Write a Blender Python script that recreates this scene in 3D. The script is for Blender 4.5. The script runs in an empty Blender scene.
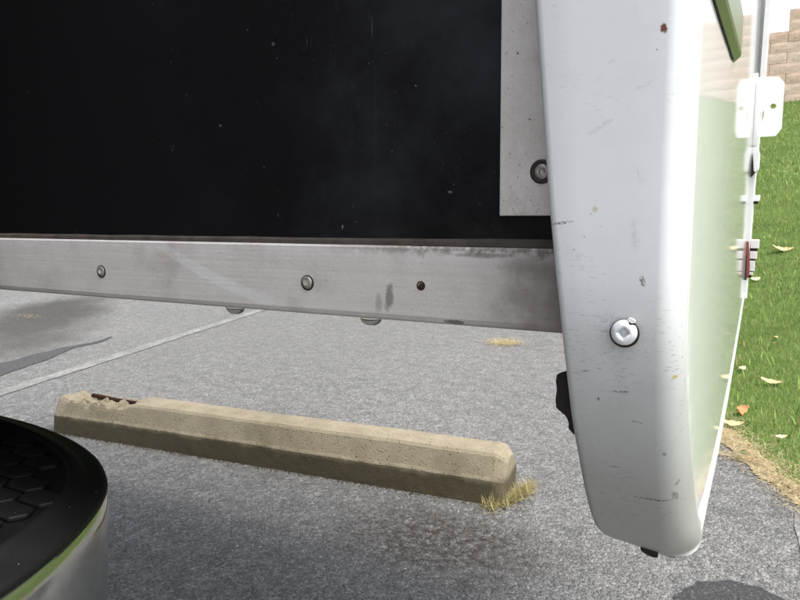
import bpy, bmesh, math, random
import numpy as np
from mathutils import Matrix, Vector, noise
random.seed(7); rng = np.random.default_rng(7)
S = bpy.context.scene
COL = S.collection

# ------------------------------------------------------------------ camera
cam = bpy.data.cameras.new('camera'); cam_o = bpy.data.objects.new('camera', cam); COL.objects.link(cam_o)
cam.sensor_width = 36; cam.lens = 670 / 800 * 36; cam.clip_start = .01; cam.clip_end = 600
cam_o.matrix_world = Matrix((( .8833984, -.0548771,  .4653984, 0.0),
                             ( .4684952,  .1265850, -.8743503, 0.0),
                             (-.0109306,  .9904366,  .1375347, 1.0),
                             (0, 0, 0, 1)))
S.camera = cam_o
# ------------------------------------------------------------------ light
SUN_DIR = Vector((.40, -.04, .85)).normalized()          # towards the sun: right of and behind the camper
w = bpy.data.worlds.new('World'); S.world = w; w.use_nodes = True
wn = w.node_tree; wn.nodes.clear()
sky = wn.nodes.new('ShaderNodeTexSky'); sky.sky_type = 'NISHITA'; sky.sun_disc = False
sky.sun_elevation = math.asin(SUN_DIR.z); sky.sun_rotation = math.atan2(SUN_DIR.x, SUN_DIR.y)
sky.air_density = 1.0; sky.dust_density = 3.0; sky.ozone_density = 1.0
hs = wn.nodes.new('ShaderNodeHueSaturation'); hs.inputs['Saturation'].default_value = .38
bg = wn.nodes.new('ShaderNodeBackground'); bg.inputs['Strength'].default_value = .112
wo = wn.nodes.new('ShaderNodeOutputWorld')
wn.links.new(sky.outputs[0], hs.inputs['Color']); wn.links.new(hs.outputs[0], bg.inputs['Color']); wn.links.new(bg.outputs[0], wo.inputs[0])
sl = bpy.data.lights.new('sun', 'SUN'); sl.energy = 1.2; sl.angle = math.radians(26); sl.color = (1, .97, .93)
so = bpy.data.objects.new('sun', sl); COL.objects.link(so); so.rotation_euler = (-SUN_DIR).to_track_quat('-Z', 'Y').to_euler(); so.location = (6, 4, 8)
S.view_settings.view_transform = 'Standard'; S.view_settings.look = 'None'; S.view_settings.gamma = 1
S.view_settings.use_curve_mapping = False; S.view_settings.exposure = 1.68

# ------------------------------------------------------------------ helpers
def tag(o, label=None, cat=None, group=None, kind=None):
    if label: o['label'] = label
    if cat: o['category'] = cat
    if group: o['group'] = group
    if kind: o['kind'] = kind
    return o
def empty(name, loc=(0, 0, 0)):
    o = bpy.data.objects.new(name, None); COL.objects.link(o); o.location = loc; o.empty_display_size = .1
    return o
def org(p):      # world location of a parent chain (translations only)
    v = Vector((0, 0, 0))
    while p: v += p.location; p = p.parent
    return v
def link(name, me, mat=None, parent=None, smooth=False):
    """mesh is written in world coordinates; the child is shifted back by its parents' place"""
    o = bpy.data.objects.new(name, me); COL.objects.link(o)
    if mat and not me.materials: me.materials.append(mat)
    if parent: o.parent = parent; o.location = -org(parent)
    if smooth:
        me.polygons.foreach_set('use_smooth', [True] * len(me.polygons))
    return o
def mesh(name, V, F):
    me = bpy.data.meshes.new(name); me.from_pydata([tuple(v) for v in V], [], F); me.update(); return me
def fixn(me):
    bm = bmesh.new(); bm.from_mesh(me); bmesh.ops.recalc_face_normals(bm, faces=bm.faces); bm.to_mesh(me); bm.free(); return me
def bevel(me, wd, seg=2):
    bm = bmesh.new(); bm.from_mesh(me)
    bmesh.ops.recalc_face_normals(bm, faces=bm.faces)
    es = [e for e in bm.edges if len(e.link_faces) == 2 and e.calc_face_angle() > .5]
    bmesh.ops.bevel(bm, geom=es, offset=wd, segments=seg, affect='EDGES', profile=.5)
    bm.to_mesh(me); bm.free(); return me
def box(name, x0, x1, y0, y1, z0, z1, bv=0, seg=2):
    V = [(x, y, z) for x in (x0, x1) for y in (y0, y1) for z in (z0, z1)]
    F = [(0, 1, 3, 2), (4, 6, 7, 5), (0, 4, 5, 1), (2, 3, 7, 6), (0, 2, 6, 4), (1, 5, 7, 3)]
    me = fixn(mesh(name, V, F))
    return bevel(me, bv, seg) if bv else me
def prism(name, pts, axis, a, b, bv=0, seg=2):
    """2-D outline pushed along an axis; pts are the two other coordinates in order"""
    def P(p, t):
        return {'x': (t, p[0], p[1]), 'y': (p[0], t, p[1]), 'z': (p[0], p[1], t)}[axis]
    n = len(pts); V = [P(p, a) for p in pts] + [P(p, b) for p in pts]
    F = [tuple(range(n)), tuple(range(2 * n - 1, n - 1, -1))] + [(i, (i + 1) % n, n + (i + 1) % n, n + i) for i in range(n)]
    me = fixn(mesh(name, V, F))
    return bevel(me, bv, seg) if bv else me
def loft(name, rings, closed=True, cap0=True, cap1=True):
    n = len(rings[0]); V = [v for r in rings for v in r]; F = []
    for i in range(len(rings) - 1):
        for j in range(n if closed else n - 1):
            k = (j + 1) % n
            F.append((i * n + j, i * n + k, (i + 1) * n + k, (i + 1) * n + j))
    if cap0: F.append(tuple(range(n)))
    if cap1: F.append(tuple((len(rings) - 1) * n + j for j in range(n - 1, -1, -1)))
    return fixn(mesh(name, V, F))
def join(name, mes):
    bm = bmesh.new()
    for m in mes: bm.from_mesh(m)
    me = bpy.data.meshes.new(name); bm.to_mesh(me); bm.free(); return me
def tube(name, pts, rad, n=10):
    rings = []
    for i, p in enumerate(pts):
        p = Vector(p); a = Vector(pts[max(0, i - 1)]); b = Vector(pts[min(len(pts) - 1, i + 1)])
        d = (b - a).normalized(); u = d.orthogonal().normalized(); 
        if abs(d.z) < .9: u = d.cross(Vector((0, 0, 1))).normalized()
        v = d.cross(u); r = rad[i] if isinstance(rad, (list, tuple)) else rad
        rings.append([p + r * (math.cos(t) * u + math.sin(t) * v) for t in [2 * math.pi * k / n for k in range(n)]])
    return loft(name, rings)

# front face of the corner moulding: upright above, turning under towards its foot
def face_y(z): return .305 + 3.0 * max(0, .970 - z) ** 2
def on_face(x, z):      # flat-pattern (x, z) on y = .305 carried onto the turned-under face
    zz = z
    for _ in range(30): zz = 1 - (1 - z) * face_y(zz) / .305
    k_ = face_y(zz) / .305; return x * k_, zz, k_
# ---- material builder
class M:
    def __init__(s, name):
        s.m = bpy.data.materials.new(name); s.m.use_nodes = True; s.t = s.m.node_tree; s.t.nodes.clear()
        s.b = s.n('ShaderNodeBsdfPrincipled'); o = s.n('ShaderNodeOutputMaterial'); s.t.links.new(s.b.outputs[0], o.inputs[0]); s._c = None
    def n(s, k, **kw):
        x = s.t.nodes.new(k)
        for a, v in kw.items(): setattr(x, a, v)
        return x
    def put(s, sock, v):
        if hasattr(v, 'is_linked') or isinstance(v, bpy.types.NodeSocket): s.t.links.new(v, sock)
        else:
            if isinstance(v, (tuple, list)) and len(v) == 3 and sock.type == 'RGBA': v = (*v, 1)
            sock.default_value = v
    def set(s, **kw):
        names = dict(color='Base Color', rough='Roughness', metal='Metallic', spec='Specular IOR Level', normal='Normal', coat='Coat Weight', coatr='Coat Roughness', trans='Transmission Weight', ior='IOR', sub='Subsurface Weight', sheen='Sheen Weight')
        for a, v in kw.items(): s.put(s.b.inputs[names[a]], v)
        return s
    def co(s):
        if s._c is None: s._c = s.n('ShaderNodeTexCoord').outputs['Object']
        return s._c
    def sep(s):
        if not hasattr(s, '_s'):
            q = s.n('ShaderNodeSeparateXYZ'); s.t.links.new(s.co(), q.inputs[0]); s._s = q.outputs
        return s._s
    def mp(s, scale=(1, 1, 1), rot=(0, 0, 0), vec=None):
        q = s.n('ShaderNodeMapping'); q.inputs['Scale'].default_value = scale; q.inputs['Rotation'].default_value = rot
        s.t.links.new(vec or s.co(), q.inputs[0]); return q.outputs[0]
    def noise(s, sc, det=4, rough=.55, vec=None, dist=0):
        q = s.n('ShaderNodeTexNoise'); q.inputs['Scale'].default_value = sc; q.inputs['Detail'].default_value = det; q.inputs['Roughness'].default_value = rough; q.inputs['Distortion'].default_value = dist
        s.t.links.new(vec or s.co(), q.inputs['Vector']); return q.outputs[0]
    def voro(s, sc, feat='F1', vec=None, out='Distance', rnd=1):
        q = s.n('ShaderNodeTexVoronoi', feature=feat); q.inputs['Scale'].default_value = sc; q.inputs['Randomness'].default_value = rnd
        s.t.links.new(vec or s.co(), q.inputs['Vector']); return q.outputs[out]
    def ramp(s, f, stops, interp='LINEAR'):
        q = s.n('ShaderNodeValToRGB'); q.color_ramp.interpolation = interp; e = q.color_ramp.elements
        while len(e) < len(stops): e.new(.5)
        for x, (p, c) in zip(e, stops):
            x.position = p; x.color = (c, c, c, 1) if isinstance(c, (int, float)) else (*c, 1)
        s.put(q.inputs[0], f); return q.outputs[0]
    def ma(s, op, a, b=0.0, c=0.0, clamp=False):
        q = s.n('ShaderNodeMath', operation=op, use_clamp=clamp)
        s.put(q.inputs[0], a); s.put(q.inputs[1], b)
        if op in ('MULTIPLY_ADD', 'SMOOTH_MIN', 'COMPARE'): s.put(q.inputs[2], c)
        return q.outputs[0]
    def ss(s, x, a, b):       # smoothstep, falls when a > b
        q = s.n('ShaderNodeMapRange', interpolation_type='SMOOTHSTEP'); s.put(q.inputs[0], x)
        lo, hi, o0, o1 = (a, b, 0., 1.) if a < b else (b, a, 1., 0.)
        for i, v in zip((1, 2, 3, 4), (lo, hi, o0, o1)): q.inputs[i].default_value = v
        return q.outputs[0]
    def mix(s, f, a, b, mode='MIX'):
        q = s.n('ShaderNodeMix', data_type='RGBA', blend_type=mode); s.put(q.inputs[0], f); s.put(q.inputs[6], a); s.put(q.inputs[7], b); return q.outputs[2]
    def bump(s, h, strength=.3, dist=.01, nrm=None):
        q = s.n('ShaderNodeBump'); q.inputs['Strength'].default_value = strength; q.inputs['Distance'].default_value = dist; s.put(q.inputs['Height'], h)
        if nrm: s.put(q.inputs['Normal'], nrm)
        return q.outputs[0]
    def spot(s, u, v, cu, cv, ru, rv, ang=0, wob=None, edge=.5):
        """soft elliptical mask in two of the object's own coordinates"""
        du = s.ma('SUBTRACT', u, cu); dv = s.ma('SUBTRACT', v, cv); ca, sa = math.cos(ang), math.sin(ang)
        a = s.ma('ADD', s.ma('MULTIPLY', du, ca / ru), s.ma('MULTIPLY', dv, sa / ru))
        b = s.ma('ADD', s.ma('MULTIPLY', du, -sa / rv), s.ma('MULTIPLY', dv, ca / rv))
        r = s.ma('SQRT', s.ma('ADD', s.ma('MULTIPLY', a, a), s.ma('MULTIPLY', b, b)))
        if wob is not None: r = s.ma('ADD', r, s.ma('MULTIPLY', s.ma('SUBTRACT', wob, .5), 1.4))
        return s.ss(r, 1 + edge * .5, 1 - edge * .5)
    def mx(s, *ms):
        r = ms[0]
        for m in ms[1:]: r = s.ma('MAXIMUM', r, m)
        return r

# ------------------------------------------------------------------ materials
def mat_asphalt():
    k = M('asphalt'); x, y, z = k.sep()
    st = k.voro(160, vec=k.co(), out='Color'); sd = k.voro(160)
    bw = k.n('ShaderNodeRGBToBW'); k.t.links.new(st, bw.inputs[0]); v = bw.outputs[0]
    fine = k.noise(420, 3, .6); mid = k.noise(13, 7, .72); big = k.noise(.9, 4, .6)
    c = k.ramp(v, [(.1, (.05, .0495, .048)), (.5, (.155, .152, .146)), (.78, (.26, .254, .243)), (.95, (.48, .47, .45))])
    st2 = k.voro(85, out='Color'); bw2 = k.n('ShaderNodeRGBToBW'); k.t.links.new(st2, bw2.inputs[0])
    c = k.mix(.35, c, k.ramp(bw2.outputs[0], [(.2, (.035, .035, .034)), (.6, (.14, .137, .13)), (.9, (.36, .35, .335))]))
    c = k.mix(.3, c, k.ramp(fine, [(.3, (.055, .055, .054)), (.7, (.31, .306, .295))]))
    c = k.mix(1, c, k.ramp(mid, [(.25, .62), (.75, 1.25)]), 'MULTIPLY')
    c = k.mix(1, c, k.ramp(big, [(.25, 1.22), (.75, 1.58)]), 'MULTIPLY')
    wob = k.noise(5, 5, .65); wob2 = k.noise(1.6, 4, .6)
    # oil-brown soil in front of the kerb block, a darker brown area further left in the next bay
    oil = k.ma('MULTIPLY', k.spot(x, y, -.80, 1.74, .30, .19, 0, k.noise(7, 8, .75), 1.1), k.ss(k.noise(38, 5, .75), .34, .62))
    c = k.mix(k.ma('MULTIPLY', oil, .9), c, (.06, .044, .033))
    dark_area = k.spot(x, y, -5.85, 3.9, 1.6, .5, -.77, wob2, 1.1)
    c = k.mix(k.ma('MULTIPLY', dark_area, .8), c, (.042, .038, .032))
    wear = k.spot(x, y, -3.2, 4.2, 2.2, 1.2, .2, wob2, 1.6)
    c = k.mix(k.ma('MULTIPLY', wear, .28), c, (.2, .198, .185))
    h = k.ma('ADD', k.ma('MULTIPLY', sd, -1.0), k.ma('MULTIPLY', fine, .6))
    k.set(color=c, rough=.88, spec=.3, normal=k.bump(k.ma('ADD', h, k.ma('MULTIPLY', k.voro(85), -.8)), 1.0, .009)); return k.m
def mat_patch(name, base):
    k = M(name); st = k.voro(170, out='Color'); bw = k.n('ShaderNodeRGBToBW'); k.t.links.new(st, bw.inputs[0])
    c = k.ramp(bw.outputs[0], [(.1, tuple(b * .6 for b in base)), (.6, base), (.93, tuple(b * 2.6 for b in base))])
    c = k.mix(.4, c, k.ramp(k.noise(400, 3), [(.3, tuple(b * .5 for b in base)), (.7, tuple(b * 1.7 for b in base))]))
    k.set(color=c, rough=.85, spec=.3, normal=k.bump(k.voro(170), .7, .005)); return k.m
def mat_line():
    k = M('worn_line_paint'); n = k.noise(60, 6, .7); n2 = k.noise(7, 4, .6); pit = k.voro(160)
    m = k.ss(k.ma('ADD', k.ma('MULTIPLY', n, .6), k.ma('MULTIPLY', n2, .5)), .45, .68)
    c = k.mix(m, (.15, .148, .142), (.25, .245, .222)); vb = k.n('ShaderNodeRGBToBW'); k.t.links.new(k.voro(150, out='Color'), vb.inputs[0]); c = k.mix(1, c, k.ramp(vb.outputs[0], [(.1, .62), (.6, 1.0), (.95, 1.35)]), 'MULTIPLY')
    k.set(color=c, rough=.8, normal=k.bump(pit, .5, .004)); return k.m
def mat_concrete():
    k = M('parking_stop_concrete'); x, y, z = k.sep()
    n = k.noise(11, 8, .72); f = k.noise(220, 5, .7); st = k.noise(3.5, 6, .7)
    c = k.ramp(n, [(.25, (.20, .165, .108)), (.5, (.295, .25, .172)), (.8, (.40, .35, .255))])
    c = k.mix(.35, c, k.ramp(f, [(.3, (.15, .125, .082)), (.7, (.42, .37, .275))]))
    c = k.mix(k.ma('MULTIPLY', k.ss(st, .45, .68), .5), c, (.17, .14, .09))
    zz = k.ma('ADD', z, k.ma('MULTIPLY', k.ma('SUBTRACT', n, .5), .05))
    c = k.mix(k.ma('MULTIPLY', k.ss(zz, .095, .065), .85), c, (.075, .06, .033))      # splash soil and the lower face's shade, painted together
    crk = k.ss(k.ma('ABSOLUTE', k.ma('ADD', k.ma('ADD', x, 2.44), k.ma('MULTIPLY', k.ma('SUBTRACT', k.noise(30, 3), .5), .05))), .0035, .0)
    c = k.mix(k.ma('MULTIPLY', crk, .7), c, (.1, .085, .06))
    c = k.mix(k.ma('MULTIPLY', k.ma('MULTIPLY', k.ss(k.voro(75), .26, .1), k.ss(k.noise(13, 4, .7), .4, .58)), .85), c, (.10, .085, .06))
    k.set(color=c, rough=.92, spec=.25, normal=k.bump(k.ma('ADD', k.ma('ADD', f, k.ma('MULTIPLY', n, .8)), k.ma('MULTIPLY', k.ss(k.voro(75), .3, .1), -.8)), .55, .004)); return k.m
def mat_gelcoat():
    k = M('white_moulding'); x, y, z = k.sep()
    n = k.noise(30, 5, .6); sm = k.noise(1, 4, .6, vec=k.mp((300, 300, 60)))
    c = k.mix(k.ma('MULTIPLY', k.ss(n, .45, .8), .22), (.75, .758, .772), (.62, .615, .605))
    # road film, with the shade of the turned-under foot painted in low down
    low = k.ma('MULTIPLY', k.ss(k.ma('ADD', z, k.ma('MULTIPLY', k.ma('SUBTRACT', n, .5), .05)), 1.0, .83), .82)
    c = k.mix(low, c, (.32, .31, .295))
    hz = k.noise(1, 3, .6, vec=k.mp((210, 210, 1150))); msk = k.noise(34, 3, .6)
    c = k.mix(k.ma('MULTIPLY', k.ma('MULTIPLY', k.ss(hz, .57, .68), k.ma('MULTIPLY', k.ss(msk, .42, .62), k.ma('ADD', .35, k.ma('MULTIPLY', k.ss(z, 1.0, .9), .65)))), .62), c, (.22, .21, .2))
    vd = k.voro(190); vd2 = k.voro(75)
    c = k.mix(k.ma('MULTIPLY', k.ma('MULTIPLY', k.ss(vd, .10, .03), k.ss(k.noise(45, 2), .56, .64)), .7), c, (.14, .13, .12))
    
    wob = k.noise(900, 3, .6); wob2 = k.noise(650, 4, .7)
    S_ = lambda a, b, ra, rb, an=0, e=.6, wb=wob2: k.spot(x, z, on_face(a, b)[0], on_face(a, b)[1], ra, rb, an, wb, e)
    dark = k.mx(S_(-.035, .869, .0105, .0006, .05), S_(-.026, .8705, .0012, .003, .3), S_(-.0255, .876, .0007, .0016, -.6),
                S_(-.031, .890, .0012, .0009), S_(-.043, .967, .0011, .0026, .3), S_(-.0505, .9165, .0035, .0005, .1),
                S_(-.0785, .992, .0048, .0006, .15), S_(-.060, .912, .0007, .0008), S_(-.043, .9035, .0025, .0004, -.1),
                S_(-.052, .881, .003, .0004, .05), S_(-.066, .9245, .0022, .0004, .2))
    brk = k.ss(k.noise(1100, 3, .7), .40, .56)
    c = k.mix(k.ma('MULTIPLY', k.ma('MULTIPLY', dark, brk), .85), c, (.06, .055, .05))
    faint = k.mx(S_(-.062, 1.034, .0065, .001, .55), S_(-.046, 1.012, .0014, .004, .4, 1.4), S_(-.047, .987, .0016, .006, .1, 1.4), S_(-.044, 1.05, .005, .0009, .4),
                 S_(-.07, .975, .0012, .004, .3, 1.4), S_(-.06, 1.06, .004, .0006, .35), S_(-.055, .945, .008, .007, 0, 1.3), S_(-.051, .925, .003, .016, 0, 1.5), S_(-.05, .941, .011, .010, 0, 1.4))
    c = k.mix(k.ma('MULTIPLY', k.ma('MULTIPLY', faint, k.ss(k.noise(700, 3, .75), .42, .62)), .26), c, (.28, .27, .25))
    c = k.mix(S_(-.0385, 1.0715, .0013, .0019, .3), c, (.17, .05, .035))
    c = k.mix(k.ma('MULTIPLY', S_(-.064, .998, .0012, .0012), .6), c, (.5, .43, .28))
    c = k.mix(S_(-.0285, .9245, .0011, .0009), c, (.5, .4, .17))
    rg = k.ma('ADD', .3, k.ma('MULTIPLY', n, .25))
    k.set(color=c, rough=rg, spec=.4, normal=k.bump(k.ma('ADD', k.noise(90, 3), k.ma('MULTIPLY', sm, .2)), .06, .002)); return k.m
def mat_wall():
    k = M('glossy_white_wall'); n = k.noise(5, 5, .6)
    c = k.mix(k.ma('MULTIPLY', k.ss(n, .5, .8), .2), (.80, .80, .79), (.66, .65, .62))
    k.set(color=c, rough=.06, spec=.5, normal=k.bump(k.noise(3, 2), .02, .01)); return k.m
def mat_plain(name, col, rough=.5, metal=0, var=.15, sc=40, spec=.5, bmp=.1):
    k = M(name); n = k.noise(sc, 5, .6)
    c = k.mix(1, col, k.ramp(n, [(.25, 1 - var), (.75, 1 + var)]), 'MULTIPLY')
    k.set(color=c, rough=k.ma('ADD', rough, k.ma('MULTIPLY', k.ma('SUBTRACT', n, .5), .2), clamp=True), metal=metal, spec=spec, normal=k.bump(n, bmp, .002)); return k.m
def mat_rail():
    k = M('dusty_aluminium'); x, y, z = k.sep()
    n = k.noise(35, 5, .6); f = k.noise(500, 3, .6); br = k.noise(1, 3, .55, vec=k.mp((8, 400, 400)))
    c = k.ramp(n, [(.25, (.53, .485, .46)), (.7, (.68, .635, .61))])
    c = k.mix(.2, c, k.ramp(f, [(.3, (.33, .305, .285)), (.7, (.62, .6, .58))]))
    c = k.mix(.22, c, k.ramp(br, [(.3, (.36, .34, .32)), (.7, (.6, .58, .57))]))
    dirt_shade = k.ss(k.ma('ADD', x, k.ma('MULTIPLY', k.ma('SUBTRACT', n, .5), .12)), -.145, -.075)
    c = k.mix(k.ma('MULTIPLY', dirt_shade, .72), c, (.125, .093, .075))  # dirt plus the moulding's shadow, painted into the rail's right end
    # pale arc where a hand or rag has wiped the dust
    t = k.ma('ADD', x, .364); zc = k.ma('ADD', .979, k.ma('ADD', k.ma('MULTIPLY', t, -.55), k.ma('MULTIPLY', k.ma('MULTIPLY', t, t), 1.85)))
    dz = k.ma('ABSOLUTE', k.ma('SUBTRACT', z, zc)); wd = k.ma('ADD', .0022, k.ma('MULTIPLY', k.noise(70, 3), .003))
    arc = k.ma('MULTIPLY', k.ss(k.ma('SUBTRACT', dz, wd), .0012, -.0012), k.ma('MULTIPLY', k.ss(x, -.375, -.355), k.ss(x, -.24, -.29)))
    c = k.mix(k.ma('MULTIPLY', arc, .42), c, (.72, .715, .72))
    zc2 = k.ma('ADD', .979, k.ma('MULTIPLY', k.ma('ADD', x, .43), -.62)); d2 = k.ma('ABSOLUTE', k.ma('SUBTRACT', z, zc2))
    c = k.mix(k.ma('MULTIPLY', k.ma('MULTIPLY', k.ss(d2, .0012, .0003), k.ss(x, -.36, -.39)), .22), c, (.55, .54, .54))
    top = k.ma('MULTIPLY', k.ss(z, .966, .9785), k.ss(n, .3, .6))
    c = k.mix(k.ma('MULTIPLY', top, .35), c, (.7, .69, .7))
    gr = k.ma('MULTIPLY', k.ma('MULTIPLY', k.ss(k.ma('ADD', z, k.ma('MULTIPLY', k.ma('SUBTRACT', k.noise(60, 6, .75), .5), .02)), .9735, .9775), k.ss(x, -.26, -.13)), k.ss(k.noise(140, 4, .7), .35, .55))
    c = k.mix(k.ma('MULTIPLY', gr, .75), c, (.11, .08, .06))
    wob = k.noise(300, 3, .6)
    sm = k.mx(k.spot(x, z, -.1815, .9495, .0026, .0068, -.12, wob, .7), k.ma('MULTIPLY', k.spot(x, z, -.1885, .9455, .0022, .0048, -.1, wob, 1), .6))
    c = k.mix(k.ma('MULTIPLY', sm, .8), c, (.17, .165, .15))
    sc = k.mx(k.ma('MULTIPLY', k.spot(x, z, -.126, .9745, .015, .0013, 0, wob, .9), .6), k.spot(x, z, -.142, .938, .006, .0012, .0, wob, .5), k.ma('MULTIPLY', k.spot(x, z, -.104, .969, .012, .004, .0, wob, 1.4), .4))
    c = k.mix(k.ma('MULTIPLY', sc, .75), c, (.075, .06, .045))
    vd = k.voro(330); c = k.mix(k.ma('MULTIPLY', k.ma('MULTIPLY', k.ss(vd, .16, .06), k.ss(k.noise(28, 4, .7), .42, .62)), .7), c, (.12, .095, .08))
    c = k.mix(k.ma('MULTIPLY', k.ss(k.noise(18, 7, .75), .52, .72), .32), c, (.27, .225, .19))
    k.set(color=c, rough=.5, metal=.08, spec=.4, normal=k.bump(k.ma('ADD', f, br), .12, .001)); return k.m
def mat_panel():
    k = M('black_panel_paint'); x, y, z = k.sep()
    n = k.noise(6, 6, .65); dv = k.n('ShaderNodeVectorMath', operation='ADD'); k.t.links.new(k.co(), dv.inputs[0]); nq = k.n('ShaderNodeTexNoise'); nq.inputs['Scale'].default_value = 120; k.t.links.new(k.co(), nq.inputs['Vector']); sc_ = k.n('ShaderNodeVectorMath', operation='SCALE'); sc_.inputs['Scale'].default_value = .012; k.t.links.new(nq.outputs['Color'], sc_.inputs[0]); k.t.links.new(sc_.outputs[0], dv.inputs[1]); v = k.voro(48, vec=dv.outputs[0]); v2 = k.voro(150, vec=dv.outputs[0]); g = k.noise(9, 3, .5); hr = k.noise(600, 2)
    right = k.ss(k.ma('ADD', x, k.ma('MULTIPLY', k.ma('SUBTRACT', n, .5), .2)), -.42, -.12)
    c = k.mix(k.ma('MULTIPLY', k.ma('MULTIPLY', k.ss(n, .4, .75), right), .8), (.005, .005, .0057), (.031, .033, .040))
    sp = k.ma('MULTIPLY', k.ss(k.ma('ADD', v, k.ma('MULTIPLY', k.ma('SUBTRACT', hr, .5), .16)), .075, .01), k.ss(k.noise(31, 2), .5, .6))
    sp2 = k.ma('MULTIPLY', k.ss(k.ma('ADD', v2, k.ma('MULTIPLY', k.ma('SUBTRACT', hr, .5), .2)), .10, .02), k.ss(k.noise(47, 2), .54, .62))
    c = k.mix(k.ma('MULTIPLY', k.mx(sp, sp2), k.ma('ADD', .15, k.ma('MULTIPLY', right, .6))), c, (.24, .24, .24))
    strk = k.noise(1, 4, .6, vec=k.mp((130, 130, 9)))
    c = k.mix(k.ma('MULTIPLY', k.ma('MULTIPLY', k.ss(strk, .62, .8), right), .08), c, (.08, .085, .095))
    film = k.ma('MULTIPLY', k.ss(z, 1.0, .984), k.ss(x, -.22, -.1))
    c = k.mix(k.ma('MULTIPLY', k.ma('MULTIPLY', film, k.ss(n, .4, .6)), .6), c, (.035, .027, .02))
    scr = k.noise(1, 3, .6, vec=k.mp((260, 260, 40), (0, .6, 0))); c = k.mix(k.ma('MULTIPLY', k.ma('MULTIPLY', k.ss(scr, .66, .76), k.ss(k.noise(11, 3), .5, .64)), .16), c, (.2, .2, .21))
    dst = k.noise(420, 4, .75); c = k.mix(k.ma('MULTIPLY', k.ma('MULTIPLY', k.ss(dst, .6, .75), k.ss(k.noise(13, 4, .7), .42, .68)), k.ma('ADD', .06, k.ma('MULTIPLY', right, .2))), c, (.16, .165, .18))
    k.set(color=c, rough=.55, spec=.12, normal=k.bump(k.noise(220, 3), .05, .001)); return k.m
def mat_sidestrip():
    k = M('pitted_aluminium'); x, y, z = k.sep(); n = k.noise(40, 5, .6); f = k.noise(500, 3)
    c = k.ramp(n, [(.25, (.66, .61, .57)), (.75, (.80, .755, .72))]); c = k.mix(.2, c, k.ramp(f, [(.3, (.22, .2, .18)), (.7, (.5, .48, .46))]))
    gt = k.noise(60, 4, .7); c = k.mix(k.ma('MULTIPLY', k.ma('MULTIPLY', k.ss(k.ma('ADD', k.voro(170), k.ma('MULTIPLY', k.ma('SUBTRACT', f, .5), .2)), .13, .03), k.ss(gt, .42, .6)), .9), c, (.06, .045, .035))
    c = k.mix(k.ma('MULTIPLY', k.ss(k.noise(22, 7, .75), .5, .72), .4), c, (.26, .21, .17))
    c = k.mix(k.ma('MULTIPLY', k.ma('MULTIPLY', k.ss(k.voro(420), .22, .1), k.ss(k.noise(90, 3, .7), .45, .6)), .6), c, (.1, .08, .065))
    k.set(color=c, rough=.5, metal=.25, normal=k.bump(f, .1, .001)); return k.m
def mat_chrome():
    k = M('dull_chrome'); n = k.noise(25, 5, .6); f = k.noise(1, 3, .6, vec=k.mp((60, 60, 12)))
    r = k.ma('ADD', .10, k.ma('MULTIPLY', k.ss(n, .4, .8), .22))
    c = k.mix(k.ss(n, .45, .8), (.50, .50, .49), (.36, .35, .335))
    k.set(color=c, metal=.95, rough=r, normal=k.bump(f, .04, .002)); return k.m
def mat_pad():
    k = M('black_textured_plastic'); n = k.noise(700, 2); v = k.voro(90); g = k.noise(20, 4)
    c = k.mix(k.ma('MULTIPLY', k.ma('MULTIPLY', k.ss(v, .09, .03), k.ss(g, .42, .55)), .8), (.008, .008, .009), (.35, .35, .35))
    c = k.mix(k.ma('MULTIPLY', k.ss(g, .45, .8), .35), c, (.022, .022, .022))
    k.set(color=c, rough=.62, spec=.25, normal=k.bump(n, .35, .001)); return k.m
def mat_grass(name, a, b, c2, sc=2.5, dry=None):
    k = M(name); oi = k.n('ShaderNodeAttribute'); oi.attribute_name = 'tone'; t = oi.outputs['Fac']; n = k.noise(sc, 4, .6)
    m = k.ma('ADD', k.ma('MULTIPLY', t, .65), k.ma('MULTIPLY', k.ma('SUBTRACT', n, .25), .7), clamp=True)
    col = k.ramp(m, [(.1, a), (.5, b), (.85, c2)])
    if dry: col = k.mix(k.ss(t, .93, .96), col, dry)
    k.set(color=col, rough=.55, spec=.25)
    tr = k.n('ShaderNodeBsdfTranslucent'); k.t.links.new(col, tr.inputs[0]); mx = k.n('ShaderNodeMixShader'); mx.inputs[0].default_value = .3
    out = [q for q in k.t.nodes if q.type == 'OUTPUT_MATERIAL'][0]
    k.t.links.new(k.b.outputs[0], mx.inputs[1]); k.t.links.new(tr.outputs[0], mx.inputs[2]); k.t.links.new(mx.outputs[0], out.inputs[0]); return k.m
def mat_soil():
    k = M('lawn_soil'); n = k.noise(3, 5, .65); f = k.noise(60, 4, .7)
    c = k.ramp(n, [(.3, (.08, .12, .035)), (.7, (.14, .195, .06))]); c = k.mix(.4, c, k.ramp(f, [(.3, (.045, .07, .018)), (.7, (.15, .2, .06))]))
    k.set(color=c, rough=.95, spec=.1, normal=k.bump(f, .8, .02)); return k.m
def mat_block():
    k = M('split_face_block'); oi = k.n('ShaderNodeObjectInfo'); n = k.noise(18, 6, .7); f = k.noise(90, 4, .7)
    c = k.ramp(oi.outputs['Random'], [(0, (.70, .50, .385)), (.5, (.76, .56, .435)), (1, (.79, .61, .49))])
    c = k.mix(1, c, k.ramp(n, [(.25, .8), (.75, 1.15)]), 'MULTIPLY'); c = k.mix(1, c, k.ramp(f, [(.3, .82), (.7, 1.15)]), 'MULTIPLY')
    k.set(color=c, rough=.95, spec=.15, normal=k.bump(k.ma('ADD', n, f), .5, .008)); return k.m
def mat_leaf(name, a, b):
    k = M(name); n = k.noise(60, 4, .6); k.set(color=k.mix(n, a, b), rough=.7, spec=.2, normal=k.bump(k.noise(200, 3), .3, .002)); return k.m
def mat_glass(name, col, rough=0, ior=1.33):
    k = M(name); k.set(color=col, rough=rough, trans=1.0, ior=ior); return k.m

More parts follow.
